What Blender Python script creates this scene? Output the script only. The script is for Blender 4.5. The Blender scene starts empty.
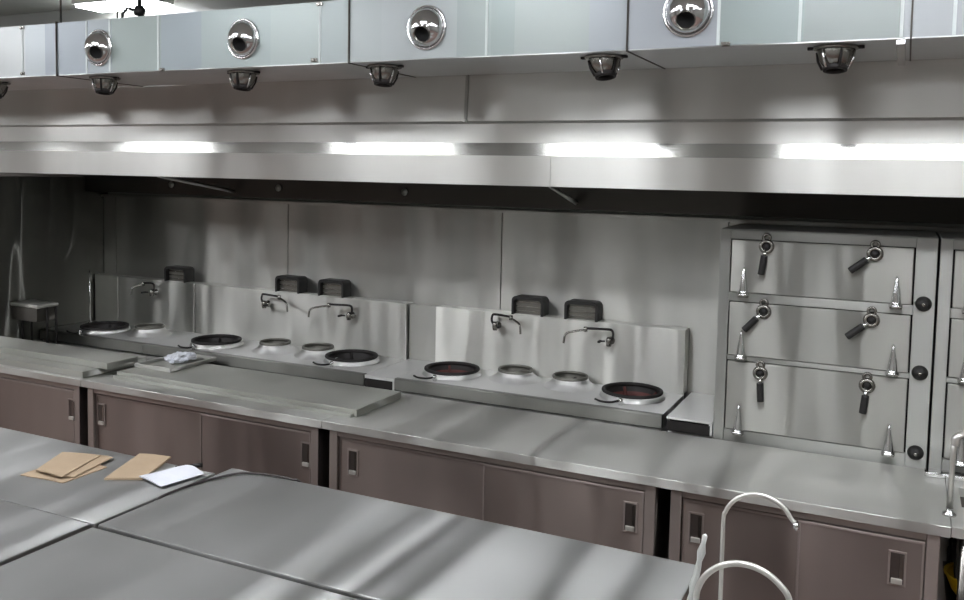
import bpy, bmesh, math, random
from mathutils import Vector, Matrix
R = random.Random(7)
PI = math.pi
scn = bpy.context.scene
COL = scn.collection

# ------------------------------------------------------------------ materials
def rgb(h):
    c = [int(h[i:i+2], 16)/255 for i in (0, 2, 4)]
    return tuple((x/12.92 if x <= .04045 else ((x+.055)/1.055)**2.4) for x in c) + (1,)

def new_mat(name):
    m = bpy.data.materials.new(name); m.use_nodes = True
    nt = m.node_tree; b = nt.nodes['Principled BSDF']
    return m, nt, b

def plain(name, col, rough=.5, metal=0, spec=.5, noise=0, nscale=8):
    m, nt, b = new_mat(name)
    c = rgb(col)
    b.inputs['Base Color'].default_value = c
    b.inputs['Roughness'].default_value = rough
    b.inputs['Metallic'].default_value = metal
    b.inputs['Specular IOR Level'].default_value = spec
    if noise:
        g = nt.nodes.new('ShaderNodeNewGeometry')
        n = nt.nodes.new('ShaderNodeTexNoise'); n.inputs['Scale'].default_value = nscale; n.inputs['Detail'].default_value = 4
        r = nt.nodes.new('ShaderNodeMapRange'); r.inputs['To Min'].default_value = 1-noise; r.inputs['To Max'].default_value = 1+noise*.6
        v = nt.nodes.new('ShaderNodeVectorMath'); v.operation = 'SCALE'; v.inputs[0].default_value = c[:3]
        nt.links.new(g.outputs['Position'], n.inputs['Vector']); nt.links.new(n.outputs[0], r.inputs['Value'])
        nt.links.new(r.outputs[0], v.inputs['Scale']); nt.links.new(v.outputs[0], b.inputs['Base Color'])
    return m

def steel(name, col='b9b9b4', rough=.3, wave=(1.6, 1.6, .25), amp=.35, dist=.02, rvar=.08, smudge=.12, brush=(2, 2, 90), metal=.95, seed=0, streak=.0, anis=.96):
    """brushed sheet steel: slow buckling of the sheet, fine brush lines, smudges"""
    m, nt, b = new_mat(name); N = nt.nodes.new; K = nt.links.new
    g = N('ShaderNodeNewGeometry')
    def noise(scale, detail=2, off=0):
        mp = N('ShaderNodeMapping'); mp.inputs['Scale'].default_value = scale; mp.inputs['Location'].default_value = (seed*3.1+off, seed*1.7, off)
        n = N('ShaderNodeTexNoise'); n.inputs['Scale'].default_value = 1; n.inputs['Detail'].default_value = detail
        K(g.outputs['Position'], mp.inputs['Vector']); K(mp.outputs[0], n.inputs['Vector']); return n.outputs[0]
    w = noise(wave, 1.5); s = noise((1.6, 1.6, 2.2), 3, 9)
    bp = N('ShaderNodeBump'); bp.inputs['Strength'].default_value = amp; bp.inputs['Distance'].default_value = dist*4
    K(w, bp.inputs['Height'])
    K(bp.outputs[0], b.inputs['Normal'])
    rr = N('ShaderNodeMapRange'); rr.inputs['From Min'].default_value = .2; rr.inputs['From Max'].default_value = .8
    rr.inputs['To Min'].default_value = rough-rvar; rr.inputs['To Max'].default_value = rough+rvar
    K(s, rr.inputs['Value']); K(rr.outputs[0], b.inputs['Roughness'])
    c = rgb(col)
    cr = N('ShaderNodeMapRange'); cr.inputs['From Min'].default_value = .2; cr.inputs['From Max'].default_value = .8
    cr.inputs['To Min'].default_value = 1-smudge; cr.inputs['To Max'].default_value = 1.0
    K(s, cr.inputs['Value'])
    fac = cr.outputs[0]
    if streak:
        st = noise((1.7, 1.7, .12), 3, 14)  # vertical stain streaks in the colour, standing in for missing reflection bands
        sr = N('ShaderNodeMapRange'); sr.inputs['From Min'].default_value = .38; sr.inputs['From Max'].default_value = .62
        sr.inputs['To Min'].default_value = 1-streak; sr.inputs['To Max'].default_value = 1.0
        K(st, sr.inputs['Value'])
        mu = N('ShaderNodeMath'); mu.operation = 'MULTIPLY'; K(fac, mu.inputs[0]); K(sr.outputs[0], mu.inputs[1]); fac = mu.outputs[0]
    v = N('ShaderNodeVectorMath'); v.operation = 'SCALE'; v.inputs[0].default_value = c[:3]
    K(fac, v.inputs['Scale']); K(v.outputs[0], b.inputs['Base Color'])
    b.inputs['Metallic'].default_value = metal
    # brush lines run along the sheet: the gloss spreads across them
    tg = N('ShaderNodeCombineXYZ'); tg.inputs[0].default_value = 1
    K(tg.outputs[0], b.inputs['Tangent']); b.inputs['Anisotropic'].default_value = anis; b.inputs['Anisotropic Rotation'].default_value = .25
    return m

M = {}
M['top'] = steel('worktop_steel', 'bfbfba', .38, (1.3, .3, 1), 1, .07, .10, .12, seed=1)
M['table'] = steel('table_steel', 'b0b1af', .37, (1.05, .12, 1), 1, .10, .07, .14, seed=52)
M['door'] = steel('cabinet_door_steel', '968a84', .35, (1.8, 1, .3), 1, .03, .06, .12, seed=3, streak=.3)
M['door2'] = steel('cabinet_frame_steel', '9c928d', .36, (1.5, 1, .3), .2, .02, .05, .1, seed=4)
M['hood'] = steel('hood_steel', 'd2d2cd', .32, (1.4, 1.4, .12), .35, .02, .03, .12, seed=5, streak=.14)
M['bevel'] = steel('hood_bevel_steel', 'a4a4a0', .17, (1.4, 1.4, .12), .05, .02, .02, .12, seed=5, anis=.6)
M['wall'] = steel('wall_sheet_steel', 'd6d6d0', .42, (1.5, 1.5, .25), 1, .035, .08, .3, seed=6, streak=.3)
M['splash'] = steel('splashback_steel', 'e2e2dc', .42, (2.2, 2.2, .4), .7, .04, .06, .14, seed=7, streak=.25)
M['range'] = steel('range_steel', 'e0e0de', .42, (2, 2, 2), .3, .02, .08, .15, seed=8)
M['steamer'] = steel('steamer_steel', 'b2b2ac', .40, (2.2, 2.2, .3), 1, .04, .06, .14, seed=9, streak=.28)
M['lip'] = steel('range_lip_steel', '94948f', .37, (1.5, 1.5, .3), .5, .02, .06, .14, seed=16, streak=.25)
M['steamerf'] = steel('steamer_frame_steel', 'a9aaa5', .42, (1.8, 1.8, .2), .1, .02, .05, .12, seed=10)
M['greasy'] = steel('greasy_filter_steel', '625f5a', .5, (2, 2, 2), .2, .02, .08, .3, seed=11)
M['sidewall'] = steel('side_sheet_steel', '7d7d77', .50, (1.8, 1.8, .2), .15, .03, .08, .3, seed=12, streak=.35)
M['slab'] = steel('dull_cover_steel', 'b8b9b2', .42, (2, 1, 1), .3, .02, .08, .2, seed=13)
M['chrome'] = plain('chrome', 'dcdcdc', .1, 1)
M['darkchrome'] = plain('tarnished_chrome', '8b8984', .25, 1)
M['white_tube'] = plain('pale_satin_pipe', 'd2d1cb', .3, .7)
M['black'] = plain('black_rubber', '141312', .55)
M['iron'] = plain('cast_iron', '1d1a19', .6, .3, noise=.3, nscale=20)
M['rust'] = plain('scorched_iron', '5a2c28', .65, .2, noise=.5, nscale=14)
M['hole'] = plain('dark_opening', '080808', .9)
M['mesh'] = plain('flue_grille', '77766f', .45, .8, noise=.2, nscale=40)
M['recess'] = plain('recess_steel', '5d5652', .35, .8)
M['white'] = plain('white_paint', 'd8d9d4', .6, noise=.05)
M['ceil'] = plain('ceiling_panels', 'c9cbc6', .7, noise=.04, nscale=2)
M['wallpaint'] = plain('grey_tiled_wall', '9d9e99', .4, noise=.15, nscale=1.2)
M['kraft'] = plain('kraft_paper', 'a38f76', .8, noise=.12, nscale=25)
M['paper'] = plain('white_paper', 'd2d5dc', .7)
M['yellow'] = plain('yellow_plastic', 'd8b021', .4)
M['cable'] = plain('dark_cable', '2c2726', .45)
M['plastic'] = plain('clouded_plastic', 'b4b6b2', .3)
M['concrete'] = plain('dark_recess', '24211f', .8)

def tile_mat():
    m, nt, b = new_mat('quarry_tile'); N = nt.nodes.new; K = nt.links.new
    g = N('ShaderNodeNewGeometry'); br = N('ShaderNodeTexBrick')
    br.offset = 0; br.inputs['Scale'].default_value = 1; br.inputs['Brick Width'].default_value = .2; br.inputs['Row Height'].default_value = .2
    br.inputs['Mortar Size'].default_value = .005
    br.inputs['Color1'].default_value = rgb('907a73'); br.inputs['Color2'].default_value = rgb('87716a'); br.inputs['Mortar'].default_value = rgb('6b5e59')
    K(g.outputs['Position'], br.inputs['Vector']); K(br.outputs[0], b.inputs['Base Color']); b.inputs['Roughness'].default_value = .45
    return m
M['floor'] = tile_mat()

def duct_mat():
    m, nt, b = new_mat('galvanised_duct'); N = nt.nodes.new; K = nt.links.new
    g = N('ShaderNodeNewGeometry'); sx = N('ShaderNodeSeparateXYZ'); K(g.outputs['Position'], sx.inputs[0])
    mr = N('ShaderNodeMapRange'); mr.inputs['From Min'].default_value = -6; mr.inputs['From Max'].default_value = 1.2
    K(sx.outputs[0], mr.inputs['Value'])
    r = N('ShaderNodeValToRGB'); r.color_ramp.interpolation = 'CONSTANT'  # tint per panel along X: film hues with reflected tones painted in
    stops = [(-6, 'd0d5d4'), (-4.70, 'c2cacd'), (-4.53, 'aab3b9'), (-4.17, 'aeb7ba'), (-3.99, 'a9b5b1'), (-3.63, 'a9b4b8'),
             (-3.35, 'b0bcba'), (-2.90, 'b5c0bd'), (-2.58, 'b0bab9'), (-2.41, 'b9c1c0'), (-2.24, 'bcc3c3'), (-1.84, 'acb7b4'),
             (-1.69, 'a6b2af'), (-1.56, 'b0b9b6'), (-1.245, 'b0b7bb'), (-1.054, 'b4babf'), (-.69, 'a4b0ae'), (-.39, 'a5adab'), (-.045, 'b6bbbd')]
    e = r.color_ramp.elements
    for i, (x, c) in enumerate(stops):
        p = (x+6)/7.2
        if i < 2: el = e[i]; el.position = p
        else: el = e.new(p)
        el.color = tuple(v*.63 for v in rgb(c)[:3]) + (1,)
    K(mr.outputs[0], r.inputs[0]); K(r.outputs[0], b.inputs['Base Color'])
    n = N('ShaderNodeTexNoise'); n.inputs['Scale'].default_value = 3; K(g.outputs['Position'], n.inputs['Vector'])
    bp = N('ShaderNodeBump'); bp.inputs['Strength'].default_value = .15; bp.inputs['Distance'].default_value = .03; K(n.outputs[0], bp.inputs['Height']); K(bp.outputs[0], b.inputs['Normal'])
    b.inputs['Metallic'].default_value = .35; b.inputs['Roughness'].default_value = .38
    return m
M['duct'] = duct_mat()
M['ductunder'] = steel('galvanised_underside', 'd2d5d5', .33, (1.6, .5, 1), .6, .03, .05, .2, seed=15)
M['strip'] = plain('pale_joint_tape', 'bfc6c5', .5)
def emit(name, col, s):
    m, nt, b = new_mat(name)
    b.inputs['Base Color'].default_value = rgb('ffffff'); b.inputs['Emission Color'].default_value = rgb(col); b.inputs['Emission Strength'].default_value = s
    return m
M['lamp'] = emit('fluorescent_diffuser', 'f8faff', 48)
M['lamp_fill'] = emit('fill_light_diffuser', 'f6f9ff', 15)  # weaker emission for the added fill lamps

# ------------------------------------------------------------------ geometry helpers
def BM(): return bmesh.new()
def box(bm, x0, x1, y0, y1, z0, z1, bev=0, rot=None, piv=None):
    vs = [bm.verts.new((x, y, z)) for x in (x0, x1) for y in (y0, y1) for z in (z0, z1)]
    fs = [bm.faces.new([vs[i] for i in q]) for q in ((0,1,3,2), (4,6,7,5), (0,4,5,1), (2,3,7,6), (0,2,6,4), (1,5,7,3))]
    if bev:
        es = list({e for f in fs for e in f.edges})
        r = bmesh.ops.bevel(bm, geom=es, offset=bev, segments=2, affect='EDGES', profile=.6)
        vs = list({v for f in r['faces'] for v in f.verts} | {v for v in vs if v.is_valid})
    if rot is not None:
        bmesh.ops.transform(bm, matrix=Matrix.Translation(piv) @ rot @ Matrix.Translation(-Vector(piv)), verts=vs)
    return vs
def prism(bm, pts, x0, x1):
    """(y,z) outline extruded along x"""
    a = [bm.verts.new((x0, y, z)) for y, z in pts]; b = [bm.verts.new((x1, y, z)) for y, z in pts]
    n = len(pts); bm.faces.new(a); bm.faces.new(b[::-1])
    for i in range(n): bm.faces.new([a[i], b[i], b[(i+1) % n], a[(i+1) % n]])
    return a + b
def poly_z(bm, pts, z0, z1):
    a = [bm.verts.new((x, y, z0)) for x, y in pts]; b = [bm.verts.new((x, y, z1)) for x, y in pts]
    n = len(pts); bm.faces.new(a[::-1]); bm.faces.new(b)
    for i in range(n): bm.faces.new([a[i], a[(i+1) % n], b[(i+1) % n], b[i]])
def lathe(bm, prof, mat=Matrix(), seg=32, closed=False):
    """profile (r,h) about local z; mat places it"""
    rings = []
    for r, h in prof:
        if r < 1e-6: rings.append([bm.verts.new(mat @ Vector((0, 0, h)))])
        else: rings.append([bm.verts.new(mat @ Vector((r*math.cos(2*PI*i/seg), r*math.sin(2*PI*i/seg), h))) for i in range(seg)])
    pr = list(zip(rings, rings[1:])) + ([(rings[-1], rings[0])] if closed else [])
    for a, b in pr:
        for i in range(seg):
            j = (i+1) % seg
            if len(a) == 1 and len(b) == 1: continue
            if len(a) == 1: f = [a[0], b[i], b[j]]
            elif len(b) == 1: f = [a[i], b[0], a[j]]
            else: f = [a[i], b[i], b[j], a[j]]
            bm.faces.new(f).smooth = True
def at(x, y, z, axis=(0, 0, 1)):
    return Matrix.Translation((x, y, z)) @ Vector(axis).to_track_quat('Z', 'Y').to_matrix().to_4x4()
def tube(bm, pts, r, seg=10, r2=None, caps=True):
    P = [Vector(p) for p in pts]; n = len(P)
    T = [(P[min(i+1, n-1)] - P[max(i-1, 0)]).normalized() for i in range(n)]
    up = Vector((0, 0, 1)) if abs(T[0].z) < .9 else Vector((1, 0, 0))
    nn = (up - T[0]*up.dot(T[0])).normalized(); rings = []
    for i in range(n):
        nn = (nn - T[i]*nn.dot(T[i])).normalized(); bb = T[i].cross(nn)
        rr = r if r2 is None else r + (r2-r)*i/(n-1)
        rings.append([bm.verts.new(P[i] + (nn*math.cos(2*PI*k/seg) + bb*math.sin(2*PI*k/seg))*rr) for k in range(seg)])
    for a, b in zip(rings, rings[1:]):
        for k in range(seg): bm.faces.new([a[k], a[(k+1) % seg], b[(k+1) % seg], b[k]]).smooth = True
    if caps: bm.faces.new(rings[0][::-1]); bm.faces.new(rings[-1])
def smooth_path(pts, n=8):
    P = [Vector(p) for p in pts]; P = [2*P[0]-P[1]] + P + [2*P[-1]-P[-2]]; out = []
    for i in range(1, len(P)-2):
        a, b, c, d = P[i-1:i+3]
        for k in range(n):
            t = k/n
            out.append(.5*((2*b) + (c-a)*t + (2*a-5*b+4*c-d)*t*t + (3*b-a-3*c+d)*t**3))
    out.append(P[-2]); return out

def world_loc(o):
    v = Vector(o.location)
    while o.parent: o = o.parent; v += Vector(o.location)
    return v
def obj(name, bm, mat, parent=None, at=None):
    """ONE mesh object from a bmesh in world coordinates; origin at its base"""
    bmesh.ops.recalc_face_normals(bm, faces=bm.faces)
    me = bpy.data.meshes.new(name)
    cs = [v.co for v in bm.verts]
    if parent is None:
        loc = Vector(at) if at else Vector(((min(c.x for c in cs)+max(c.x for c in cs))/2, (min(c.y for c in cs)+max(c.y for c in cs))/2, min(c.z for c in cs)))
        off = loc
    else:
        loc = Vector((0, 0, 0)); off = world_loc(parent)
    bmesh.ops.translate(bm, vec=-off, verts=bm.verts)
    bm.to_mesh(me); bm.free()
    me.materials.append(M[mat] if isinstance(mat, str) else mat)
    o = bpy.data.objects.new(name, me); COL.objects.link(o); o.location = loc
    if parent: o.parent = parent
    return o
def thing(name, label, cat, loc, group=None):
    o = bpy.data.objects.new(name, None); COL.objects.link(o); o.location = loc; o.empty_display_size = .1
    return tag(o, label, cat, group)
def tag(o, label, cat, group=None):
    o['label'] = label; o['category'] = cat
    if group: o['group'] = group
    return o
def struct(name, bm, mat, parent=None):
    o = obj(name, bm, mat, parent)
    if not parent: o['kind'] = 'structure'
    return o
def copy_tree(o, parent=None):
    c = o.copy(); COL.objects.link(c)
    if parent: c.parent = parent
    for ch in list(o.children): copy_tree(ch, c)
    return c
def sb(*a, **k):
    bm = BM(); box(bm, *a, **k); return bm

# ------------------------------------------------------------------ the room
XL, XR, YN, YF, ZC = -12.0, 4.0, -4.5, 5.15, 3.4
struct('floor', sb(XL, XR, YN, YF+.1, -.1, 0), 'floor')
struct('ceiling', sb(XL, XR, YN, YF+.1, ZC, ZC+.1), 'ceil')
wb = struct('wall_back', sb(XL, XR, YF, YF+.1, 0, ZC), 'wallpaint')
struct('wall_front', sb(XL, XR, YN-.1, YN, 0, ZC), 'white')
struct('wall_right', sb(XR, XR+.1, YN, YF+.1, 0, ZC), 'wallpaint')
struct('wall_outer', sb(XL-.1, XL, YN, YF+.1, 0, ZC), 'wallpaint')
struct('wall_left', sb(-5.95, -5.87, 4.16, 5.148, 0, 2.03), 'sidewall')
# steel sheets cladding the back wall
for x0, x1 in ((-5.868, -5.73), (-5.73, -4.006), (-4.006, -2.313), (-2.313, -.90), (-.90, 1.3)):
    obj('cladding_sheet', sb(x0+.003, x1-.003, 5.10, 5.149, .05, 1.89, bev=.002), 'wall', wb)
bm = BM(); box(bm, -5.868, 1.3, 5.075, 5.10, 1.872, 1.892, bev=.003)
obj('cover_strip', bm, 'wall', wb)

# ------------------------------------------------------------------ exhaust hood
hx0, hx1 = -7.6, 2.2
hood = thing('exhaust_hood', 'long brushed steel exhaust hood canopy hanging over the whole cooking line', 'exhaust hood', (-2.5, 4.5, 2.06))
t_ = .012
def profile(name, prof, mat):
    bm = BM(); prism(bm, prof + [(y+t_, z) for y, z in prof[::-1]], hx0, hx1); return obj(name, bm, mat, hood)
profile('front_lip', [(4.10, 2.06), (4.10, 2.212)], 'hood')
profile('bevel_strip', [(4.10, 2.2125), (4.1165, 2.277)], 'bevel')
profile('upper_lip', [(4.1165, 2.2775), (4.118, 2.375), (4.135, 2.39)], 'hood')
# canopy face sheets above the lip, butted side by side
bm = BM(); prism(bm, [(4.135, 2.39), (4.15, 2.63), (4.162, 2.63), (4.147, 2.39)], hx0, -2.10); obj('canopy_sheet', bm, 'hood', hood)
bm = BM(); prism(bm, [(4.135, 2.39), (4.15, 2.63), (4.162, 2.63), (4.147, 2.39)], -2.09, hx1); obj('canopy_sheet', bm, 'hood', hood)
obj('top_plate', sb(hx0, hx1, 4.165, 5.14, 2.62, 2.64), 'greasy', hood)
obj('return_flange', sb(hx0, hx1, 4.112, 4.16, 2.06, 2.075), 'hood', hood)
bm = BM(); prism(bm, [(4.40, 2.60), (4.98, 2.06), (5.0, 2.08), (4.42, 2.62)], hx0, hx1); obj('grease_filter', bm, 'greasy', hood)
obj('grease_gutter', sb(hx0, hx1, 4.93, 5.07, 1.915, 2.06, bev=.006), 'greasy', hood)
for xa, xb in ((-4.28, -4.36), (-1.62, -1.76)):
    bm = BM(); tube(bm, [(xa, 4.14, 2.065), (xb, 4.935, 1.955)], .013, 4); obj('brace', bm, 'steamerf', hood)
for x in (-4.95, -3.95, -2.93):
    bm = BM(); lathe(bm, [(0, 0), (.02, .002), (.025, .012), (0, .02)], at(x, 4.93, 1.99, (0, -1, 0)), 16); obj('rivet_cap', bm, 'steamerf', hood)
for x in (-1.61,):
    obj('lip_joint', sb(x-.01, x+.01, 4.094, 4.10, 2.062, 2.213, bev=.002), 'hood', hood)
obj('seam_rib', sb(-2.105, -2.085, 4.11, 4.135, 2.385, 2.40, bev=.003), 'hood', hood)
bm = BM(); prism(bm, [(4.128, 2.40), (4.142, 2.626), (4.152, 2.626), (4.139, 2.40)], -2.105, -2.088); obj('seam_rib', bm, 'steamerf', hood)

# ------------------------------------------------------------------ supply duct in front of the hood
dz0, dz1, dy0, dy1 = 2.63, 2.927, 3.52, 4.147
duct = thing('supply_air_duct', 'pale galvanised rectangular air duct running along the hood top', 'air duct', (-2.5, 3.9, dz0))
seams = [-7.6, -4.41, -2.41, -1.054, -.013, 2.2]
for a, b in zip(seams, seams[1:]):
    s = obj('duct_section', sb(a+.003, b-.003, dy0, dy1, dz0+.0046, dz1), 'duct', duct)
    obj('underside_sheet', sb(a+.003, b-.003, dy0+.001, dy1-.001, dz0, dz0+.0045), 'ductunder', s)
    for x in (-5.05, -4.70, -4.17, -3.99, -3.63, -2.58, -1.69, -.69, -.39, -.045, .122, .8):
        if a < x < b: obj('joint_strip', sb(x-.006, x+.006, dy0-.003, dy0+.001, dz0+.006, dz1-.002, bev=.001), 'strip', s)
for x in seams[1:-1]:
    obj('flange', sb(x-.003, x+.003, dy0-.008, dy1, dz0-.004, dz1+.008), 'greasy', duct)
for x, z in ((-2.58, dz1-.012), (-2.61, dz0+.02), (-.66, dz0+.008), (-4.70, dz0+.02), (-4.70, dz1-.012), (-3.60, dz0+.006)):
    bm = BM(); box(bm, x-.018, x+.018, dy0-.008, dy0, z-.009, z+.009, bev=.003); box(bm, x-.006, x+.006, dy0-.014, dy0-.006, z-.006, z+.004, bev=.002)
    obj('corner_clip', bm, 'darkchrome', duct)
bm = BM(); box(bm, -.06, -.03, 3.515, 4.145, dz0-.022, dz0-.002, bev=.003); obj('hanger_bar', bm, 'chrome', duct)

def ball_jet(x, y, z, axis, aim, r, label, group):
    t = thing('ball_jet_nozzle', label, 'air nozzle', (x, y, z), group)
    m = at(x, y, z, axis)
    bm = BM(); lathe(bm, [(r*1.0, 0), (r*1.04, .003), (r*1.03, .008), (r*.98, .012), (r*.93, .010), (r*.92, 0)], m, 36, True); obj('flange_ring', bm, 'chrome', t)
    # dome
    c = Vector((x, y, z)) + Vector(axis).normalized()*(-r*.15)
    n = 12; pr = []
    R0 = r*.93
    for i in range(n+1):
        a = math.radians(24) + (PI/2+.2-math.radians(24))*i/n
        pr.append((R0*math.sin(a), R0*math.cos(a)))
    d = Vector(aim).normalized()
    bm = BM(); m2 = at(c.x, c.y, c.z, d); lathe(bm, pr, m2, 32)
    # keep only what stands in front of the mounting plane
    geom = bm.verts[:] + bm.edges[:] + bm.faces[:]
    bmesh.ops.bisect_plane(bm, geom=geom, plane_co=Vector((x, y, z))+Vector(axis)*.003, plane_no=Vector(axis), clear_inner=True)
    obj('ball', bm, 'chrome', t)
    rr = R0*math.sin(math.radians(24)); h = R0*math.cos(math.radians(24))
    bm = BM(); lathe(bm, [(rr*1.02, h-.006), (rr*1.06, h+.002), (rr*1.04, h+.010), (rr*.98, h+.010), (rr*.95, h-.03)], m2, 24)
    obj('outlet_collar', bm, 'darkchrome', t)
    bm = BM(); lathe(bm, [(rr*1.0, h-.004), (rr*.6, h-.02), (0, h-.03)], m2, 24); obj('throat', bm, 'hole', t)
    return t
g = 'round nozzles on the duct face'
for x, aim, lab in ((-4.07, (.45, -.85, -.40), 'leftmost round chrome ball nozzle on the front face of the duct'), (-3.05, (.30, -.90, -.42), 'second round chrome ball nozzle from left on the duct face'),
               (-1.99, (.12, -.92, -.45), 'round chrome ball nozzle on the duct face above the middle of the hood'), (-.81, (.06, -.90, -.50), 'rightmost round chrome ball nozzle, cut by the top of the picture')):
    ball_jet(x, dy0, 2.772, (0, -1, 0), aim, .098, lab, g)
g = 'nozzles hanging under the duct'
labs = ['dark chrome nozzle under the duct, cut by the left picture edge', 'dark chrome nozzle under the duct below the leftmost round nozzle',
        'dark chrome nozzle under the duct below the second round nozzle', 'dark chrome nozzle under the duct left of the middle round nozzle',
        'tilted dark nozzle under the duct left of the rightmost round nozzle', 'rightmost dark nozzle under the duct beside the hanger bar']
for (x, y, tx), lab in zip(((-5.17, 3.68, 0), (-4.19, 3.66, .1), (-3.17, 3.66, 0), (-2.30, 3.66, 0), (-1.19, 3.64, .35), (-.27, 3.64, .05)), labs):
    t = thing('drop_nozzle', lab, 'air nozzle', (x, y, dz0), g)
    m = at(x, y, dz0, (0, 0, -1)); ax = at(x, y, dz0-.012, (tx*.5, -.15, -1))
    bm = BM(); lathe(bm, [(.072, 0), (.085, .003), (.082, .012), (.066, .016), (.060, 0)], m, 28, True); obj('flange_ring', bm, 'darkchrome', t)
    bm = BM(); lathe(bm, [(.064, -.008), (.066, .012), (.058, .04), (.045, .062), (.038, .066)], ax, 24); obj('cone', bm, 'darkchrome', t)
    bm = BM(); lathe(bm, [(.040, .062), (.046, .07), (.044, .084), (.034, .084), (.032, .06)], ax, 24, True); obj('outlet_collar', bm, 'iron', t)
    for k in range(6):
        a = k*PI/3+.3; c, s = math.cos(a), math.sin(a)
        bm = BM(); tube(bm, [ax @ Vector((.068*c, .068*s, .006)), ax @ Vector((.064*c, .064*s, .04)), ax @ Vector((.047*c, .047*s, .076))], .005, 6); obj('guide_rib', bm, 'iron' if k % 2 else 'chrome', t)
    for s in (-1, 1):
        obj('wing_lug', sb(x+s*.082-.02, x+s*.082+.02, y-.012, y+.012, dz0-.012, dz0-.001, bev=.003), 'iron', t)

# ceiling fittings seen above the duct
bm = BM(); tube(bm, [(-4.50, 3.62, dz1-.001), (-4.50, 3.62, ZC)], .006, 8)
tag(obj('hanger_rod', bm, 'darkchrome'), 'thin steel threaded rod holding up the duct at far left', 'hanger rod')
bm = BM(); tube(bm, [(-4.02, 3.60, dz1-.001), (-4.02, 3.60, ZC)], .004, 8)
tag(obj('hanger_rod', bm, 'darkchrome'), 'thin pale rod above the leftmost round nozzle, left of the black valve', 'hanger rod')
v = thing('gas_valve', 'small black valve with lever standing on the duct top left', 'valve', (-4.17, 3.9, dz1))
bm = BM(); tube(bm, [(-4.17, 3.9, dz1), (-4.17, 3.9, ZC)], .013, 12); obj('pipe', bm, 'iron', v)
bm = BM(); lathe(bm, [(0, 0), (.028, .002), (.034, .02), (.03, .045), (.02, .06), (0, .062)], at(-4.17, 3.9, dz1+.09), 18); obj('valve_body', bm, 'black', v)
bm = BM(); tube(bm, [(-4.17, 3.88, dz1+.12), (-4.23, 3.86, dz1+.13), (-4.255, 3.85, dz1+.10), (-4.26, 3.85, dz1+.05)], .009, 8); obj('lever', bm, 'black', v)

# ------------------------------------------------------------------ ceiling lights
def light(x, y, lab, L=1.25, w=.26, z=ZC, m='lamp', grp='aisle ceiling lights mirrored in the hood'):
    t = thing('ceiling_light', lab, 'ceiling light', (x, y, z-.07), grp)
    obj('housing', sb(x-L/2-.02, x+L/2+.02, y-w/2-.02, y+w/2+.02, z-.05, z-.001, bev=.004), 'white', t)
    obj('diffuser', sb(x-L/2, x+L/2, y-w/2, y+w/2, z-.07, z-.045, bev=.004), m, t)
light(-5.45, 4.93, 'glaring white ceiling light above the duct at top left', L=.72, w=.25, grp=None)
for x, L in ((-6.42, .95), (-3.92, 1.0), (-2.02, .85), (.15, 1.75), (2.6, .95)):
    light(x, 2.15, 'long white fluorescent ceiling light mirrored as a bright bar in the hood', L)
for y, xs in ((.95, (-7.05, -5.45, -3.85, -2.25, -.65, 1.4, 3.0)), (-1.3, (-6.2, -3.1, 0, 2.6)), (-3.3, (-4.6, .6))):  # unseen fill rows added to lift the room and streak the steel
    for x in xs:
        light(x, y, 'added fill light over the preparation tables, out of view', .28, 1.3, m='lamp_fill', grp='added fill lights over the preparation tables')
for x, y in ((-8.5, 1.1), (-10.4, 1.6), (-10.2, 3.6)):  # unseen lamps added to brighten the left end of the back wall
    light(x, y, 'added fill light past the left end of the cooking line, out of view', .3, 1.3, grp='added fill lights at the left end')

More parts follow.
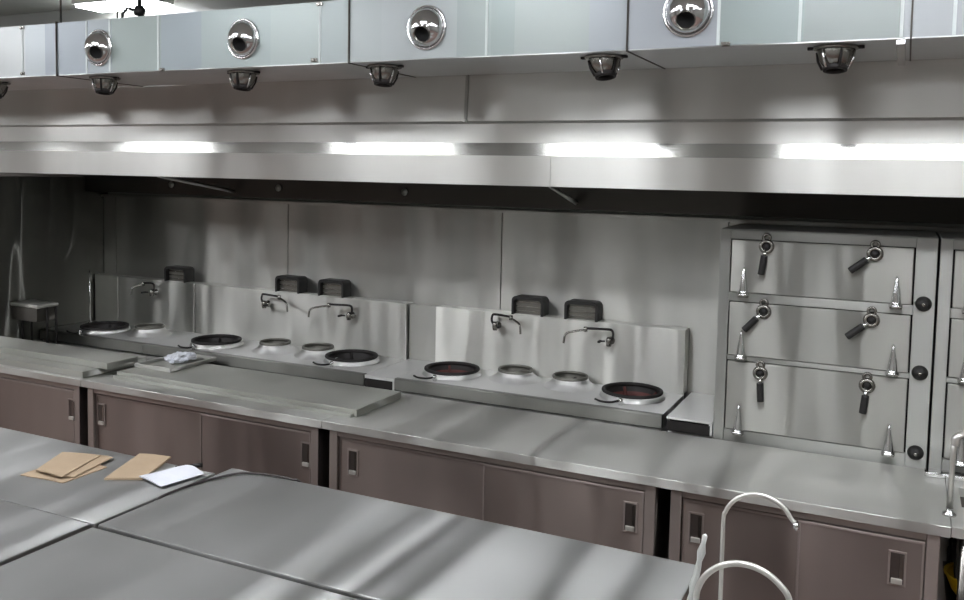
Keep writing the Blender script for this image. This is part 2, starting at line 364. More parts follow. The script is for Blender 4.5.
# ------------------------------------------------------------------ base cabinets
YC, YB = 3.77, 4.47
def cabinet(x0, x1, lab, div, handles, topz=.80, xe=None):
    t = thing('base_cabinet', lab, 'cabinet', ((x0+x1)/2, (YC+YB)/2, 0), 'steel cabinets below the long worktop')
    # worktop of this unit, folded down at the front
    bm = BM(); prism(bm, [(YC-.012, topz-.042), (YC-.012, topz-.002), (YC-.010, topz), (YB, topz), (YB, topz-.04)], x0-.0315, x1+.0285); obj('worktop', bm, 'top', t)
    bm = BM()
    box(bm, x0+.005, x1-.005, YC+.05, YB-.01, .12, topz-.041)
    obj('carcass', bm, 'door2', t)
    for a, b in ((x0+.004, x0+.052), (x1-.052, x1-.004)):
        obj('corner_post', sb(a, b, YC+.004, YC+.05, .10, topz-.042, bev=.003), 'door2', t)
    obj('top_rail', sb(x0+.052, x1-.052, YC+.008, YC+.05, topz-.075, topz-.042, bev=.002), 'door2', t)
    obj('bottom_rail', sb(x0+.052, x1-.052, YC+.008, YC+.05, .10, .13, bev=.002), 'door2', t)
    for s in (x0+.05, x1-.05):
        for y in (YC+.06, YB-.06):
            bm = BM(); lathe(bm, [(0, 0), (.022, 0), (.022, .1), (0, .1)], at(s, y, 0), 12); obj('leg', bm, 'darkchrome', t)
    for i, (a, b) in enumerate(((x0+.054, div+.01), (div-.01, x1-.054))):
        yo = YC + (.026 if i == 0 else .010)
        bm = BM(); box(bm, a, b, yo, yo+.014, .135, topz-.082, bev=.003)
        d = obj('sliding_door', bm, 'door', t)
        # folded edge of the door
        bm = BM()
        box(bm, a+.002, b-.002, yo-.004, yo+.001, topz-.094, topz-.084, bev=.001)
        box(bm, a+.002, a+.010, yo-.004, yo+.001, .14, topz-.094, bev=.001)
        box(bm, b-.010, b-.002, yo-.004, yo+.001, .14, topz-.094, bev=.001)
        obj('folded_rim', bm, 'door2', d)
        hx = handles[i]
        w, h, zc = .025, .062, .592
        bm = BM(); o_, i_ = .008, 0
        for q in ((hx-w-o_, hx-w, zc-h-o_, zc+h+o_), (hx+w, hx+w+o_, zc-h-o_, zc+h+o_), (hx-w, hx+w, zc+h, zc+h+o_), (hx-w, hx+w, zc-h-o_, zc-h)):
            box(bm, q[0], q[1], yo-.006, yo+.001, q[2], q[3], bev=.001)
        obj('handle_frame', bm, 'door2', d)
        obj('finger_recess', sb(hx-w, hx+w, yo-.0015, yo, zc-h, zc+h), 'recess', d)
        bm = BM(); box(bm, hx-w+.004, hx+w-.004, yo-.012, yo-.001, zc-h, zc-h+.022, bev=.004); obj('finger_lip', bm, 'white_tube', d)
        bm = BM(); box(bm, hx+w*.35, hx+w-.003, yo-.005, yo-.001, zc-h+.02, zc+h-.006, bev=.001); obj('recess_side', bm, 'darkchrome', d)
    return t
cabinet(-6.30, -4.565, 'steel base cabinet at the far left under the raised slab', -5.45, (-6.2, -4.64))
cabinet(-4.50, -2.755, 'steel base cabinet under the long cover board and the small tray', -3.58, (-4.40, -2.84))
cabinet(-2.69, -.935, 'steel base cabinet with two sliding doors, right of the cover board', -1.778, (-2.55, -1.05))
cabinet(-.875, .185, 'steel base cabinet in front of the steam cabinet', -.33, (-.76, .035))
# door edge trim is visible where the right door overlaps the left one

# covers lying on the cabinets
bm = BM(); box(bm, -6.28, -4.555, 3.79, 4.30, .80, .842, bev=.005)
tag(obj('steel_slab', bm, 'slab'), 'dull steel slab on the far left cabinet, lower of the two', 'steel cover', 'slabs on the left cabinet')
bm = BM(); box(bm, -6.26, -4.47, 3.90, 4.15, .843, .885, bev=.005)
tag(obj('steel_slab', bm, 'slab'), 'dull steel slab on the far left cabinet, upper of the two', 'steel cover', 'slabs on the left cabinet')
t = thing('cover_board', 'long flat steel cover board lying on the second cabinet', 'steel cover', (-3.49, 4.13, .80))
bm = BM(); box(bm, -4.385, -2.60, 3.90, 4.36, .801, .842, bev=.004); obj('board', bm, 'slab', t)
bm = BM(); box(bm, -4.39, -2.62, 3.875, 3.899, .801, .822, bev=.003); obj('front_ledge', bm, 'slab', t)
t = thing('shallow_tray', 'small shallow steel tray on the left end of the cover board', 'tray', (-4.23, 4.25, .843))
bm = BM(); box(bm, -4.375, -4.09, 4.05, 4.44, .843, .847)
obj('tray_floor', bm, 'slab', t)
bm = BM()
for q in ((-4.385, -4.08, 4.04, 4.052), (-4.385, -4.08, 4.438, 4.45), (-4.385, -4.373, 4.052, 4.438), (-4.092, -4.08, 4.052, 4.438)): box(bm, *q, .843, .868, bev=.003)
obj('tray_rim', bm, 'top', t)
bm = BM(); bmesh.ops.create_icosphere(bm, subdivisions=4, radius=1)
rr = random.Random(3)
from mathutils import noise as mn
for v_ in bm.verts:
    c = v_.co.copy(); n = mn.fractal(c*1.9, 1, 2, 4)*.8 + mn.noise(c*5)*.35
    v_.co = Vector((c.x*.07, c.y*.10, max(c.z, -.6)*.035))*(1+n*.6)
mz = min(v_.co.z for v_ in bm.verts)
bmesh.ops.translate(bm, vec=(-4.235, 4.29, .848-mz), verts=bm.verts)
tag(obj('crumpled_cloth', bm, 'paper'), 'crumpled white cloth lying in the shallow tray', 'cloth')

# low rack standing by the left wall
t = thing('low_rack', 'small steel rack with rounded rim by the dark side wall, at left edge', 'rack', (-5.70, 4.3, .80))
bm = BM(); box(bm, -5.85, -5.55, 4.24, 4.42, 1.09, 1.118, bev=.012); obj('rim', bm, 'top', t)
bm = BM(); box(bm, -5.84, -5.57, 4.25, 4.41, .99, 1.09, bev=.006); obj('basin', bm, 'greasy', t)
for x in (-5.83, -5.565):
    for y in (4.33, 4.405):
        bm = BM(); tube(bm, [(x, y, .801), (x, y, 1.10)], .008, 8); obj('leg', bm, 'iron', t)

# ------------------------------------------------------------------ wok ranges
DZ = .875; YS0, YS1 = 4.50, 5.095; YSP = 5.0
def wok_burner(t, x, y, r=.168, leverdir=-1, lever=True):
    c = obj('burner_skirt', (lambda bm: (lathe(bm, [(r*1.10, 0), (r*1.06, .012), (r*1.0, .026), (r*.94, .026), (r*.94, 0)], at(x, y, DZ), 40), bm)[1])(BM()), 'range', t)
    bm = BM(); lathe(bm, [(r*1.0, .024), (r*1.03, .030), (r*1.02, .040), (r*.96, .043), (r*.90, .036), (r*.88, .022)], at(x, y, DZ), 44, True); obj('iron_ring', bm, 'iron', c)
    bm = BM(); lathe(bm, [(r*.90, .030), (r*.87, .012), (r*.82, -.006)], at(x, y, DZ), 36); obj('bowl_wall', bm, 'iron', c)
    bm = BM(); lathe(bm, [(r*.82, -.006), (r*.76, -.026), (r*.60, -.044), (r*.40, -.055), (0, -.058)], at(x, y, DZ), 36); obj('fire_bowl', bm, 'rust' if x > -3 else 'iron', c)
    bm = BM(); lathe(bm, [(0, -.02), (.03, -.018), (.045, -.026), (.05, -.055)], at(x, y, DZ), 20); obj('burner_head', bm, 'rust' if x > -3 else 'iron', c)
    for k in range(4):
        a = k*PI/2+.6; ca, sa = math.cos(a), math.sin(a)
        bm = BM(); tube(bm, [(x+r*.86*ca, y+r*.86*sa, DZ+.016), (x+r*.55*ca, y+r*.55*sa, DZ-.034)], .009, 6); obj('inner_rib', bm, 'rust' if x > -3 else 'iron', c)
    if lever:
        bm = BM(); tube(bm, smooth_path([(x-.02, y-r-.01, DZ+.012), (x-.06, y-r-.045, DZ+.006), (x-.11, y-r-.06, DZ+.008), (x-.15, y-r-.045, DZ+.012)]), .006, 8); obj('swing_lever', bm, 'iron', t)
        bm = BM(); lathe(bm, [(0, 0), (.012, 0), (.012, .03), (.008, .036), (0, .036)], at(x+.0, y-r-.055, DZ), 14); obj('pilot_post', bm, 'chrome', t)
def pot_ring(t, x, y, r=.104):
    bm = BM(); lathe(bm, [(r*1.55, 0), (r*1.42, .006), (r*1.14, .026), (r*1.05, .038), (r*1.01, .054), (r*.93, .054), (r*.93, .004)], at(x, y, DZ-.002), 36); c = obj('pot_ring', bm, 'range', t)
    bm = BM(); lathe(bm, [(r*1.02, .046), (r*1.03, .055), (r*1.0, .064), (r*.92, .064), (r*.9, .046)], at(x, y, DZ), 36, True); obj('rim', bm, 'mesh', c)
    bm = BM(); lathe(bm, [(r*.91, .05), (r*.86, -.03), (0, -.04)], at(x, y, DZ), 30); obj('ring_floor', bm, 'mesh', c)
    bm = BM(); box(bm, x-r*.88, x+r*.88, y-.007, y+.007, DZ+.012, DZ+.032, bev=.002); box(bm, x-.007, x+.007, y-r*.88, y+r*.88, DZ+.012, DZ+.0315, bev=.002); obj('cross_bar', bm, 'iron', c)
def flue(t, x, w=.106):
    z0, z1 = 1.245, 1.362
    y0, y1 = 5.0, 5.098
    # dark sleeve with rounded upper corners, open to the front
    out_, in_ = [], []
    for (W_, H_, rc, L_) in ((w, z1, .03, out_), (w-.016, z1-.02, .02, in_)):
        L_.append((x-W_, z0))
        for k in range(7): a = PI-PI/2*k/6; L_.append((x-W_+rc+rc*math.cos(a), H_-rc+rc*math.sin(a)))
        for k in range(7): a = PI/2-PI/2*k/6; L_.append((x+W_-rc+rc*math.cos(a), H_-rc+rc*math.sin(a)))
        L_.append((x+W_, z0))
    bm = BM(); O = [[bm.verts.new((p[0], y, p[1])) for p in out_] for y in (y0, y1)]; I = [[bm.verts.new((p[0], y, p[1])) for p in in_] for y in (y0, y1)]
    n = len(out_)
    for k in range(n-1):
        for A, B in ((O[0], O[1]), (I[1], I[0]), (I[0], O[0]), (O[1], I[1])): bm.faces.new([A[k], A[k+1], B[k+1], B[k]])
    for k in (0, n-1): bm.faces.new([O[0][k], O[1][k], I[1][k], I[0][k]])
    f = obj('flue_outlet', bm, 'black', t)
    obj('grille', sb(x-w+.014, x+w-.014, 5.035, 5.045, z0, z1-.018), 'mesh', f)
    bm = BM()
    for k in range(3): box(bm, x-w+.02, x+w-.02, 5.026, 5.036, z0+.02+.028*k, z0+.026+.028*k, bev=.001)
    obj('louvre', bm, 'darkchrome', f)
def wok_range(x0, x1, lab, woks, pots, flues, splits, lever=True):
    t = thing('wok_range', lab, 'gas range', ((x0+x1)/2, 4.8, 0), 'wok ranges against the back wall')
    obj('range_body', sb(x0, x1, YS0+.02, 5.09, .12, .80), 'range', t)
    for s in (x0+.06, x1-.06):
        for y in (YS0+.08, 5.03):
            bm = BM(); lathe(bm, [(0, 0), (.024, 0), (.024, .12), (0, .12)], at(s, y, 0), 12); obj('leg', bm, 'darkchrome', t)
    bm = BM(); prism(bm, [(YS0, .80), (YS0-.004, .806), (YS0-.004, DZ-.006), (YS0+.002, DZ), (YS0+.03, DZ), (YS0+.03, .80)], x0, x1); obj('front_lip', bm, 'lip', t)
    bm = BM(); bound = []
    ring = [bm.verts.new(p) for p in ((x0, YS0+.03, DZ-.002), (x1, YS0+.03, DZ-.002), (x1, YSP+.01, DZ-.002), (x0, YSP+.01, DZ-.002))]
    bound += [bm.edges.new((ring[i], ring[(i+1) % 4])) for i in range(4)]
    low = [bm.verts.new((v.co.x, v.co.y, .801)) for v in ring]
    for i in range(4): bm.faces.new([ring[i], ring[(i+1) % 4], low[(i+1) % 4], low[i]])
    for cx, cy, r in [(p[0], p[1], .15) for p in woks] + [(p[0], p[1], .095) for p in pots]:
        c_ = [bm.verts.new((cx+r*math.cos(2*PI*i/32), cy+r*math.sin(2*PI*i/32), DZ-.002)) for i in range(32)]
        bound += [bm.edges.new((c_[i], c_[(i+1) % 32])) for i in range(32)]
    bmesh.ops.triangle_fill(bm, use_beauty=True, use_dissolve=False, edges=bound, normal=(0, 0, 1))
    obj('deck', bm, 'range', t)
    a = x0
    for b in splits + [x1]:
        obj('splashback', sb(a+.002, b-.002, YSP, 5.095, DZ-.002, 1.248, bev=.004), 'splash', t); a = b
    for x, y in woks: wok_burner(t, x, y)
    for x, y in pots: pot_ring(t, x, y)
    for x in flues: flue(t, x)
    return t
wok_range(-5.86, -4.802, 'wok range at the far left against the dark side wall', [(-5.44, 4.73)], [(-5.05, 4.80)], [-5.0], [-5.60])
wok_range(-4.798, -2.95, 'middle wok range with two fire rings and two pot rings, between the pillars', [(-4.35, 4.745), (-3.235, 4.785)], [(-3.875, 4.80), (-3.53, 4.82)], [-3.935, -3.56], [])
wok_range(-2.73, -1.10, 'right wok range with reddish scorched fire rings, nearest the steam cabinet', [(-2.492, 4.79), (-1.35, 4.815)], [(-2.10, 4.875), (-1.745, 4.875)], [-2.085, -1.735], [])
def filler(x0, x1, lab, ztop, inner):
    t = thing('filler_unit', lab, 'filler unit', ((x0+x1)/2, 4.8, 0), 'narrow filler units between the ranges')
    obj('body', sb(x0, x1, YS0+.04, 5.09, .1, .80), 'range', t)
    for y in (YS0+.08, 5.03):
        obj('foot', sb(x0+.02, x1-.02, y-.02, y+.02, 0, .1), 'darkchrome', t)
    obj('deck', sb(x0, x1, YS0, 5.09, DZ-.03 if inner else DZ-.014, DZ-.002, bev=.003), 'range', t)
    obj('recess', sb(x0+.012, x1-.02, YS0+.02, YS0+.04, .80, DZ-.016), 'hole', t)
    bm = BM(); box(bm, x1-.018, x1, YS0, YS0+.04, .80, DZ-.014, bev=.002); obj('cheek', bm, 'range', t)
    bm = BM(); box(bm, x0+.004, x1-.012, YS0-.002, YS0+.004, .800, DZ-.022, bev=.001); obj('front_strip', bm, 'iron', t)
    if inner: obj('back_panel', sb(x0+.003, x1-.003, 5.03, 5.09, DZ, 1.243, bev=.003), 'wall', t)
filler(-2.947, -2.733, 'narrow steel filler unit between the middle and right wok ranges', 1.243, True)
filler(-1.075, -.838, 'narrow steel filler unit between the right range and the steam cabinet', 1.0, False)

# swing taps on the splashback
def swing_tap(x, z, s, lab, reach=.17):
    """s = +1 arm to the right, -1 to the left"""
    t = thing('swing_tap', lab, 'wall tap', (x, YSP, z), 'swing taps on the splashback')
    y = YSP-.045
    bm = BM(); lathe(bm, [(0, 0), (.024, 0), (.024, .006), (.014, .010), (.014, .048), (0, .05)], at(x, YSP, z-.03, (0, -1, 0)), 18); obj('wall_flange', bm, 'darkchrome', t)
    bm = BM(); lathe(bm, [(0, -.03), (.014, -.028), (.018, -.01), (.018, .012), (.012, .026), (0, .028)], at(x, y, z-.03), 16); obj('valve_body', bm, 'darkchrome', t)
    bm = BM(); tube(bm, [(x+s*.022, y-.01, z-.028), (x+s*.045, y-.035, z-.026)], .006, 8); box(bm, x+s*.045-.007, x+s*.045+.007, y-.06, y-.02, z-.034, z-.02, bev=.003); obj('lever', bm, 'black', t)
    bm = BM(); tube(bm, smooth_path([(x-s*.012, y, z-.02), (x-s*.024, y, z+.005), (x-s*.018, y, z+.036), (x+s*.012, y-.01, z+.044), (x+s*reach*.55, y-.02, z+.04)]), .0075, 10); obj('riser_pipe', bm, 'iron', t)
    bm = BM(); lathe(bm, [(0, -.016), (.012, -.014), (.012, .014), (0, .016)], at(x+s*reach*.58, y-.02, z+.034), 14); obj('joint', bm, 'darkchrome', t)
    bm = BM(); tube(bm, smooth_path([(x+s*reach*.58, y-.02, z+.03), (x+s*reach*.8, y-.05, z+.022), (x+s*reach*1.0, y-.08, z+.005), (x+s*reach*1.05, y-.085, z-.05)]), .0065, 10); obj('spout', bm, 'darkchrome', t)
swing_tap(-5.19, 1.185, -1, 'wall tap over the far left wok range', .12)
swing_tap(-4.10, 1.185, 1, 'wall tap left on the middle range, arm pointing right', .26)
swing_tap(-3.375, 1.165, -1, 'wall tap right on the middle range, arm pointing left', .26)
swing_tap(-2.28, 1.20, 1, 'wall tap left on the right range, arm pointing right', .20)
swing_tap(-1.54, 1.175, -1, 'wall tap right on the right range, arm pointing left', .24)
bm = BM(); tube(bm, [(-5.74, 4.85, DZ-.002), (-5.74, 4.85, 1.30)], .006, 10); lathe(bm, [(0, 0), (.02, 0), (.016, .02), (0, .025)], at(-5.74, 4.85, DZ-.002), 14)
tag(obj('upright_rod', bm, 'chrome'), 'thin bright upright rod beside the far left fire ring', 'rod')

# ------------------------------------------------------------------ steam cabinets
YF0 = 4.49
def steamer(x0, x1, lab, rows, grips, knobs):
    t = thing('steam_cabinet', lab, 'steam cabinet', ((x0+x1)/2, 4.77, 0), 'three door steam cabinets')
    obj('body', sb(x0, x1, YF0+.03, 5.07, .10, 1.868, bev=.004), 'steamerf', t)
    for s in (x0+.06, x1-.06):
        for y in (YF0+.1, 5.0):
            bm = BM(); lathe(bm, [(0, 0), (.025, 0), (.025, .1), (0, .1)], at(s, y, 0), 12); obj('leg', bm, 'darkchrome', t)
    dx0, dx1 = x0+.055, x1-.092
    bm = BM()
    box(bm, x0, dx0-.003, YF0, YF0+.03, .1, 1.866, bev=.003)
    box(bm, dx1+.003, x1, YF0, YF0+.03, .1, 1.866, bev=.003)
    box(bm, dx0-.003, dx1+.003, YF0+.002, YF0+.03, rows[0][1]+.004, 1.864, bev=.003)
    for (a, b), (c, d) in zip(rows, rows[1:]): box(bm, dx0-.003, dx1+.003, YF0+.004, YF0+.03, d+.004, a-.004, bev=.003)
    box(bm, dx0-.003, dx1+.003, YF0+.004, YF0+.03, .1, rows[-1][0]-.004, bev=.003)
    obj('front_frame', bm, 'steamerf', t)
    obj('door_gap', sb(dx0-.004, dx1+.004, YF0+.022, YF0+.029, rows[-1][0]-.004, rows[0][1]+.004), 'hole', t)
    for i, (z0, z1) in enumerate(rows):
        d = obj('steam_door', sb(dx0+.004, dx1-.004, YF0-.004, YF0+.02, z0, z1, bev=.004), 'steamer', t)
        for k, (hx, hz, ex, ez) in enumerate(grips[i]):
            hx += x0; ex += x0
            m = at(hx, YF0-.004, hz, (0, -1, 0)); bm = BM()
            lathe(bm, [(.018, 0), (.034, 0), (.037, .008), (.034, .018), (.024, .022), (.016, .016)], m, 24, True)
            m3 = at(hx, YF0-.004, hz+.042, (0, -1, 0)); lathe(bm, [(.009, 0), (.022, 0), (.023, .010), (.018, .015), (.010, .012)], m3, 18, True)
            obj('latch_plate', bm, 'darkchrome', d)
            bm = BM(); lathe(bm, [(0, .024), (.012, .022), (.0165, .012), (.0175, 0)], m, 14); obj('pivot_screw', bm, 'black', d)
            v = Vector((ex-hx, 0, ez-hz)); n = v.normalized()
            bm = BM(); tube(bm, [Vector((hx, YF0-.026, hz))+n*.022, Vector((hx, YF0-.034, hz))+n*.048], .009, 10); obj('latch_arm', bm, 'chrome', d)
            bm = BM(); tube(bm, [Vector((hx, YF0-.036, hz))+n*.044, Vector((hx, YF0-.036, hz))+n*.050, Vector((hx, YF0-.04, hz))+n*(v.length-.003), Vector((hx, YF0-.04, hz))+n*(v.length+.004)], .0165, 12); obj('black_grip', bm, 'black', d)
        for hx in (x0+.125, x1-.162):
            zb = z0-.008
            bm = BM(); lathe(bm, [(0, .138), (.003, .136), (.008, .115), (.0225, .018), (.0235, .008), (.030, .004), (.030, -.006), (0, -.006)], at(hx, YF0-.022, zb), 18); obj('cone_hinge', bm, 'chrome', d)
            bm = BM(); box(bm, hx-.026, hx+.026, YF0-.03, YF0-.003, zb-.014, zb-.005, bev=.003); obj('hinge_foot', bm, 'darkchrome', d)
    for z in knobs:
        kx = x1-.047
        bm = BM(); lathe(bm, [(.034, 0), (.035, .004), (.032, .014), (.026, .022), (.018, .034), (0, .036)], at(kx, YF0, z, (0, -1, 0)), 24); k = obj('knob', bm, 'black', t)
        bm = BM(); lathe(bm, [(0, .039), (.007, .039), (.009, .034)], at(kx, YF0, z, (0, -1, 0)), 16); obj('knob_cap', bm, 'darkchrome', k)
rows = [(1.555, 1.815), (1.238, 1.503), (.86, 1.206)]
gr = [[(.226, 1.79, .209, 1.657), (.712, 1.782, .612, 1.70)], [(.225, 1.468, .142, 1.376), (.711, 1.47, .612, 1.388)], [(.221, 1.16, .232, 1.03), (.706, 1.158, .694, 1.035)]]
steamer(-.832, .140, 'steel steam cabinet with three doors and black handles, whole in view', rows, gr, (1.563, 1.243, .868))
steamer(.150, 1.122, 'second steam cabinet cut off by the right picture edge', rows, gr, (1.563, 1.243, .868))

# ------------------------------------------------------------------ sink unit at the right
sx0, sx1, sy0, sy1 = .2165, 1.5, 3.765, 4.46
t = thing('sink_unit', 'steel sink unit on open legs at the right picture edge', 'sink', ((sx0+sx1)/2, 4.1, 0))
bx0, bx1, by0, by1 = .262, .95, 4.02, 4.28
bm = BM()
for q in ((sx0, bx0, sy0, sy1), (bx1, sx1, sy0, sy1), (bx0, bx1, sy0, by0), (bx0, bx1, by1, sy1)): box(bm, *q, .76, .80)
obj('sink_top', bm, 'top', t)
bm = BM()
for q in ((bx0-.01, bx0, by0, by1), (bx1, bx1+.01, by0, by1), (bx0-.01, bx1+.01, by0-.01, by0), (bx0-.01, bx1+.01, by1, by1+.01)): box(bm, *q, .50, .76)
box(bm, bx0-.01, bx1+.01, by0-.01, by1+.01, .49, .50); obj('basin', bm, 'greasy', t)
bm = BM(); box(bm, .13, 1.5, 4.36, 4.43, .801, .825, bev=.008); obj('raised_rim', bm, 'chrome', t)
for x in (sx0+.05, sx1-.04):
    for y in (sy0+.04, sy1-.04):
        bm = BM(); tube(bm, [(x, y, 0), (x, y, .76)], .019, 12); obj('leg', bm, 'darkchrome', t)
t = thing('pillar_tap', 'thin chrome pillar tap with rounded head at the right edge', 'tap', (.212, 3.90, .80))
bm = BM(); lathe(bm, [(0, 0), (.026, 0), (.026, .008), (.014, .016), (.013, .03)], at(.212, 3.90, .80), 18); obj('base', bm, 'chrome', t)
bm = BM(); tube(bm, [(.212, 3.90, .81), (.214, 3.90, 1.06), (.218, 3.90, 1.10)], .0105, 14); obj('stem', bm, 'white_tube', t)
bm = BM(); tube(bm, smooth_path([(.218, 3.90, 1.085), (.224, 3.90, 1.115), (.25, 3.915, 1.125), (.30, 3.95, 1.11)]), .016, 14); obj('head', bm, 'white_tube', t)
t = thing('yellow_bowl', 'yellow plastic bowl on the dark shelf below the sink', 'bowl', (.34, 4.10, .38))
bm = BM(); lathe(bm, [(0, .0), (.06, .0), (.10, .05), (.125, .11), (.12, .112), (.095, .055), (.058, .008), (0, .008)], at(.34, 4.05, .40), 28); obj('bowl', bm, 'yellow', t)
bm = BM(); lathe(bm, [(.118, .108), (.130, .112), (.128, .120), (.118, .118)], at(.34, 4.05, .40), 28, True); obj('rim', bm, 'yellow', t)
bm = BM(); box(bm, sx0+.01, sx1-.02, 3.80, 4.44, .378, .40); o = obj('shelf', bm, 'darkchrome', bpy.data.objects['sink_unit'])
bm = BM(); box(bm, .24, 1.40, 4.30, 4.42, .40, .485, bev=.01); tag(obj('storage_crate', bm, 'black'), 'low black crate behind the yellow bowl below the sink', 'crate')

# ------------------------------------------------------------------ preparation tables
TZ = .80
def prep_table(x0, x1, y0, y1, lab):
    t = thing('prep_table', lab, 'table', ((x0+x1)/2, (y0+y1)/2, 0), 'steel preparation tables in the foreground')
    bm = BM(); box(bm, x0, x1, y0, y1, TZ-.045, TZ, bev=.006); obj('tabletop', bm, 'table', t)
    for x in (x0+.07, x1-.07):
        for y in (y0+.07, y1-.07):
            bm = BM(); tube(bm, [(x, y, 0), (x, y, TZ-.045)], .02, 14); obj('leg', bm, 'darkchrome', t)
    obj('undershelf', sb(x0+.05, x1-.05, y0+.05, y1-.05, .18, .20, bev=.004), 'door2', t)
    return t
prep_table(-2.628, -.575, 2.245, 2.965, 'bright steel table between the paper bags and the swan neck taps')
prep_table(-4.55, -2.642, 2.243, 2.875, 'steel table carrying the brown paper bags')
prep_table(-2.628, -.575, 1.50, 2.222, 'steel table in the bottom foreground, right of the black joint')
prep_table(-4.55, -2.656, 1.50, 2.238, 'steel table in the bottom left corner, left of the black joint')

# paper on the table
def sheet(name, pts, z, mat, lab, cat, grp=None, th=.003, puff=.004, fold=False):
    """quad sheet with a gently lifted surface"""
    P = [Vector((x, y, 0)) for x, y in pts]; n = 10; bm = BM(); top = []; bot = []
    for i in range(n+1):
        rt, rb = [], []
        for j in range(n+1):
            u, v_ = i/n, j/n
            p = P[0]*(1-u)*(1-v_) + P[1]*u*(1-v_) + P[2]*u*v_ + P[3]*(1-u)*v_
            h = puff*(math.sin(u*PI)*.7 + .6*mn.noise(Vector((p.x*9, p.y*9, z*30)))) if puff else 0
            rt.append(bm.verts.new((p.x, p.y, z+th+max(h, 0)))); rb.append(bm.verts.new((p.x, p.y, z+max(h, 0)*.5)))
        top.append(rt); bot.append(rb)
    for i in range(n):
        for j in range(n):
            bm.faces.new([top[i][j], top[i+1][j], top[i+1][j+1], top[i][j+1]]); bm.faces.new([bot[i][j], bot[i][j+1], bot[i+1][j+1], bot[i+1][j]])
    for i in range(n):
        bm.faces.new([top[i][0], bot[i][0], bot[i+1][0], top[i+1][0]]); bm.faces.new([top[i][n], top[i+1][n], bot[i+1][n], bot[i][n]])
        bm.faces.new([top[0][i], top[0][i+1], bot[0][i+1], bot[0][i]]); bm.faces.new([top[n][i], bot[n][i], bot[n][i+1], top[n][i+1]])
    return tag(obj(name, bm, mat), lab, cat, grp)
gp = 'brown paper bags on the table'
sheet('paper_bag', [(-3.335, 2.455), (-3.10, 2.475), (-3.10, 2.70), (-3.34, 2.72)], TZ+.0005, 'kraft', 'brown paper bag at the bottom of the left pile, corner sticking out left', 'paper bag', gp)
sheet('paper_bag', [(-3.20, 2.50), (-3.10, 2.53), (-3.165, 2.79), (-3.26, 2.77)], TZ+.009, 'kraft', 'brown paper bag in the middle of the left pile, sticking out right', 'paper bag', gp)
sheet('paper_bag', [(-3.29, 2.495), (-3.125, 2.49), (-3.215, 2.765), (-3.40, 2.715)], TZ+.017, 'kraft', 'brown paper bag on top of the left pile', 'paper bag', gp)
sheet('paper_bag', [(-2.985, 2.585), (-2.845, 2.66), (-2.955, 2.93), (-3.11, 2.89)][:4], TZ+.0005, 'kraft', 'single brown paper bag beside the white paper', 'paper bag', gp, th=.008)
for o in [bpy.data.objects[n] for n in bpy.data.objects.keys() if n.startswith('paper_bag')]: pass
sheet('paper_sheet', [(-2.86, 2.655), (-2.695, 2.615), (-2.655, 2.82), (-2.80, 2.86)], TZ+.012, 'paper', 'creased white paper beside the single brown bag', 'paper', puff=.012, th=.0015)
t = thing('marker_pen', 'black marker pen poking out from behind the white paper', 'pen', (-2.79, 2.85, TZ))
p0, p1 = Vector((-2.822, 2.822, TZ+.010)), Vector((-2.745, 2.905, TZ+.010))
bm = BM(); tube(bm, [p0, p0*.35+p1*.65], .0085, 12); obj('barrel', bm, 'black', t)
bm = BM(); tube(bm, [p0*.35+p1*.65, p1], .0098, 12); obj('cap', bm, 'black', t)
bm = BM(); tube(bm, smooth_path([(-2.634, 2.52, TZ-.02), (-2.630, 2.56, TZ+.004), (-2.612, 2.74, TZ+.005), (-2.54, 2.90, TZ+.008), (-2.43, 2.945, TZ+.009), (-2.31, 2.955, TZ+.008), (-2.27, 2.985, TZ-.02), (-2.265, 2.99, TZ-.15), (-2.265, 2.99, .3)], 10), .005, 10)
tag(obj('power_cable', bm, 'cable'), 'thin dark cable curving over the bright table and down its back', 'cable')

# front sink with its two swan neck taps
fx0, fx1, fy0, fy1 = -.55, .75, 1.55, 2.42
t = thing('front_sink', 'steel sink carrying the swan neck taps', 'sink', (.1, 2.0, 0))
bm = BM(); ia = (-.40, .60, 1.68, 2.18)
for q in ((fx0, ia[0], fy0, fy1), (ia[1], fx1, fy0, fy1), (ia[0], ia[1], fy0, ia[2]), (ia[0], ia[1], ia[3], fy1)): box(bm, *q, .74, .78)
obj('sink_top', bm, 'table', t)
bm = BM()
for q in ((ia[0]-.01, ia[0], ia[2], ia[3]), (ia[1], ia[1]+.01, ia[2], ia[3]), (ia[0], ia[1], ia[2]-.01, ia[2]), (ia[0], ia[1], ia[3], ia[3]+.01)): box(bm, *q, .48, .74)
box(bm, ia[0], ia[1], ia[2], ia[3], .47, .48); obj('basin', bm, 'top', t)
for x in (fx0+.05, fx1-.05):
    for y in (fy0+.05, fy1-.05):
        bm = BM(); tube(bm, [(x, y, 0), (x, y, .74)], .019, 12); obj('leg', bm, 'darkchrome', t)
def swan(pts, base, r, name_lab, tipmat='white_tube'):
    t = thing('swan_neck_tap', name_lab, 'tap', base, 'swan neck taps of the front sink')
    bm = BM(); lathe(bm, [(0, 0), (.028, 0), (.028, .012), (.02, .02), (.018, .075), (.012, .082), (0, .082)], at(*base), 20); obj('tap_body', bm, 'chrome', t)
    bm = BM(); tube(bm, smooth_path(pts, 10), r, 14); obj('spout', bm, 'white_tube', t)
    bm = BM(); tube(bm, [pts[-1], Vector(pts[-1])*1.0 + Vector((.004, 0, -.018))], r*1.25, 14); obj('nozzle_tip', bm, 'chrome', t)
    return t
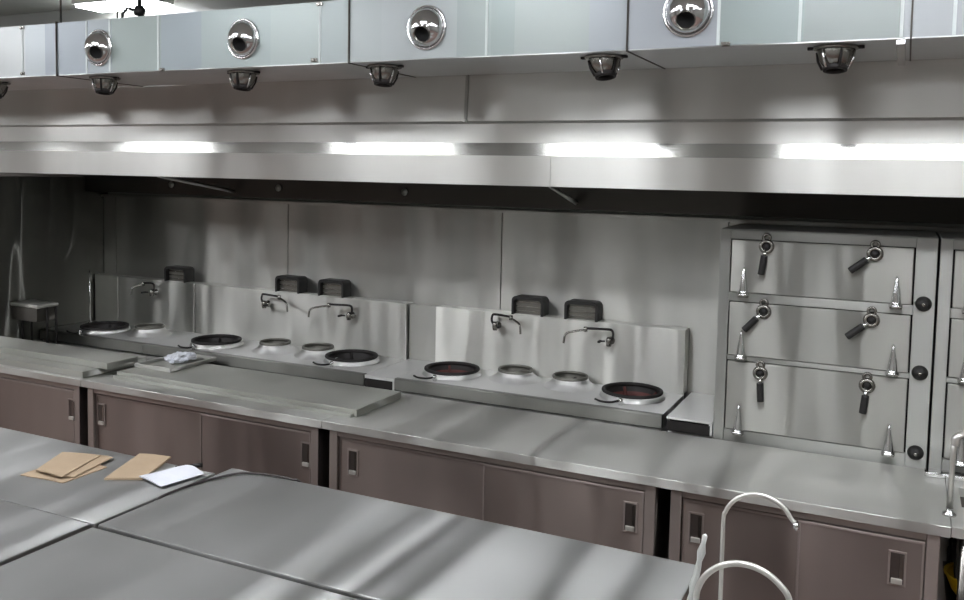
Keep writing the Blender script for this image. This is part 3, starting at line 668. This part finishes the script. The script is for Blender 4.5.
def arc(x0, x1, y, zt, zb, zend, y1=None, k=.5):
    """riser at x0 from zb, half-round bow to x1"""
    y1 = y if y1 is None else y1
    rx = (x1-x0)/2; cx = (x0+x1)/2; pts = [(x0, y, zb), (x0, y, (zb+zt-rx)/2), (x0, y, zt-rx)]
    n = 9
    for i in range(1, n):
        a = PI - (PI*.96)*i/n; pts.append((cx+rx*math.cos(a), y+(y1-y)*i/n, zt-rx+rx*math.sin(a)))
    pts.append((x1, y1, zend)); return pts
swan(arc(-.405, -.222, 2.385, 1.283, .85, 1.225), (-.405, 2.385, .78), .0058, 'taller swan neck tap standing behind the other one')
swan(arc(-.438, -.20, 2.22, 1.158, .85, 1.02), (-.438, 2.22, .78), .0080, 'nearer and lower swan neck tap at the bottom edge')
t = thing('lever_handle', 'slanting ribbed clear handle left of the swan neck taps', 'tap handle', (-.505, 2.36, .78))
bm = BM(); lathe(bm, [(0, 0), (.022, 0), (.022, .03), (.012, .04), (0, .04)], at(-.505, 2.36, .78), 16); obj('base', bm, 'chrome', t)
mh = at(-.505, 2.36, .815, (.055, .02, .34))
bm = BM(); pr = [(0, 0)]
for i in range(15):
    z = i*.024; w = .013 + .002*math.sin(i*1.7) + (.003 if i % 2 == 0 else 0) - i*.0005; pr.append((w, z))
pr.append((0, .342)); lathe(bm, pr, mh, 16); obj('grip', bm, 'plastic', t)
bm = BM(); tube(bm, smooth_path([(-.36, 2.15, .90), (-.33, 2.14, .955), (-.28, 2.12, .94), (-.20, 2.10, .90)]), .011, 12); lathe(bm, [(0, 0), (.022, 0), (.022, .02), (.013, .03), (.012, .125), (0, .126)], at(-.36, 2.15, .78), 16)
tag(obj('low_spout', bm, 'chrome'), 'short chrome spout seen through the nearer swan neck tap', 'tap')

# ------------------------------------------------------------------ world, camera, colour
w = bpy.data.worlds.new('world'); scn.world = w; w.use_nodes = True
w.node_tree.nodes['Background'].inputs[0].default_value = (.5, .52, .55, 1); w.node_tree.nodes['Background'].inputs[1].default_value = .2
cd = bpy.data.cameras.new('camera'); cam = bpy.data.objects.new('camera', cd); COL.objects.link(cam); scn.camera = cam
Rm = Matrix(((0.90039628, -0.04718234, 0.43250476), (0.43462132, 0.05237216, -0.89908924), (0.01976993, 0.9975124, 0.06766214)))
cam.matrix_world = Matrix.Translation((0, 0, 2.12)) @ Rm.to_4x4()
cd.sensor_fit = 'HORIZONTAL'; cd.sensor_width = 36; cd.lens = 880/964*36; cd.shift_y = -67/964; cd.clip_start = .02
vs = scn.view_settings; vs.view_transform = 'Standard'; vs.look = 'None'; vs.gamma = 1; vs.exposure = -.3; vs.use_curve_mapping = False
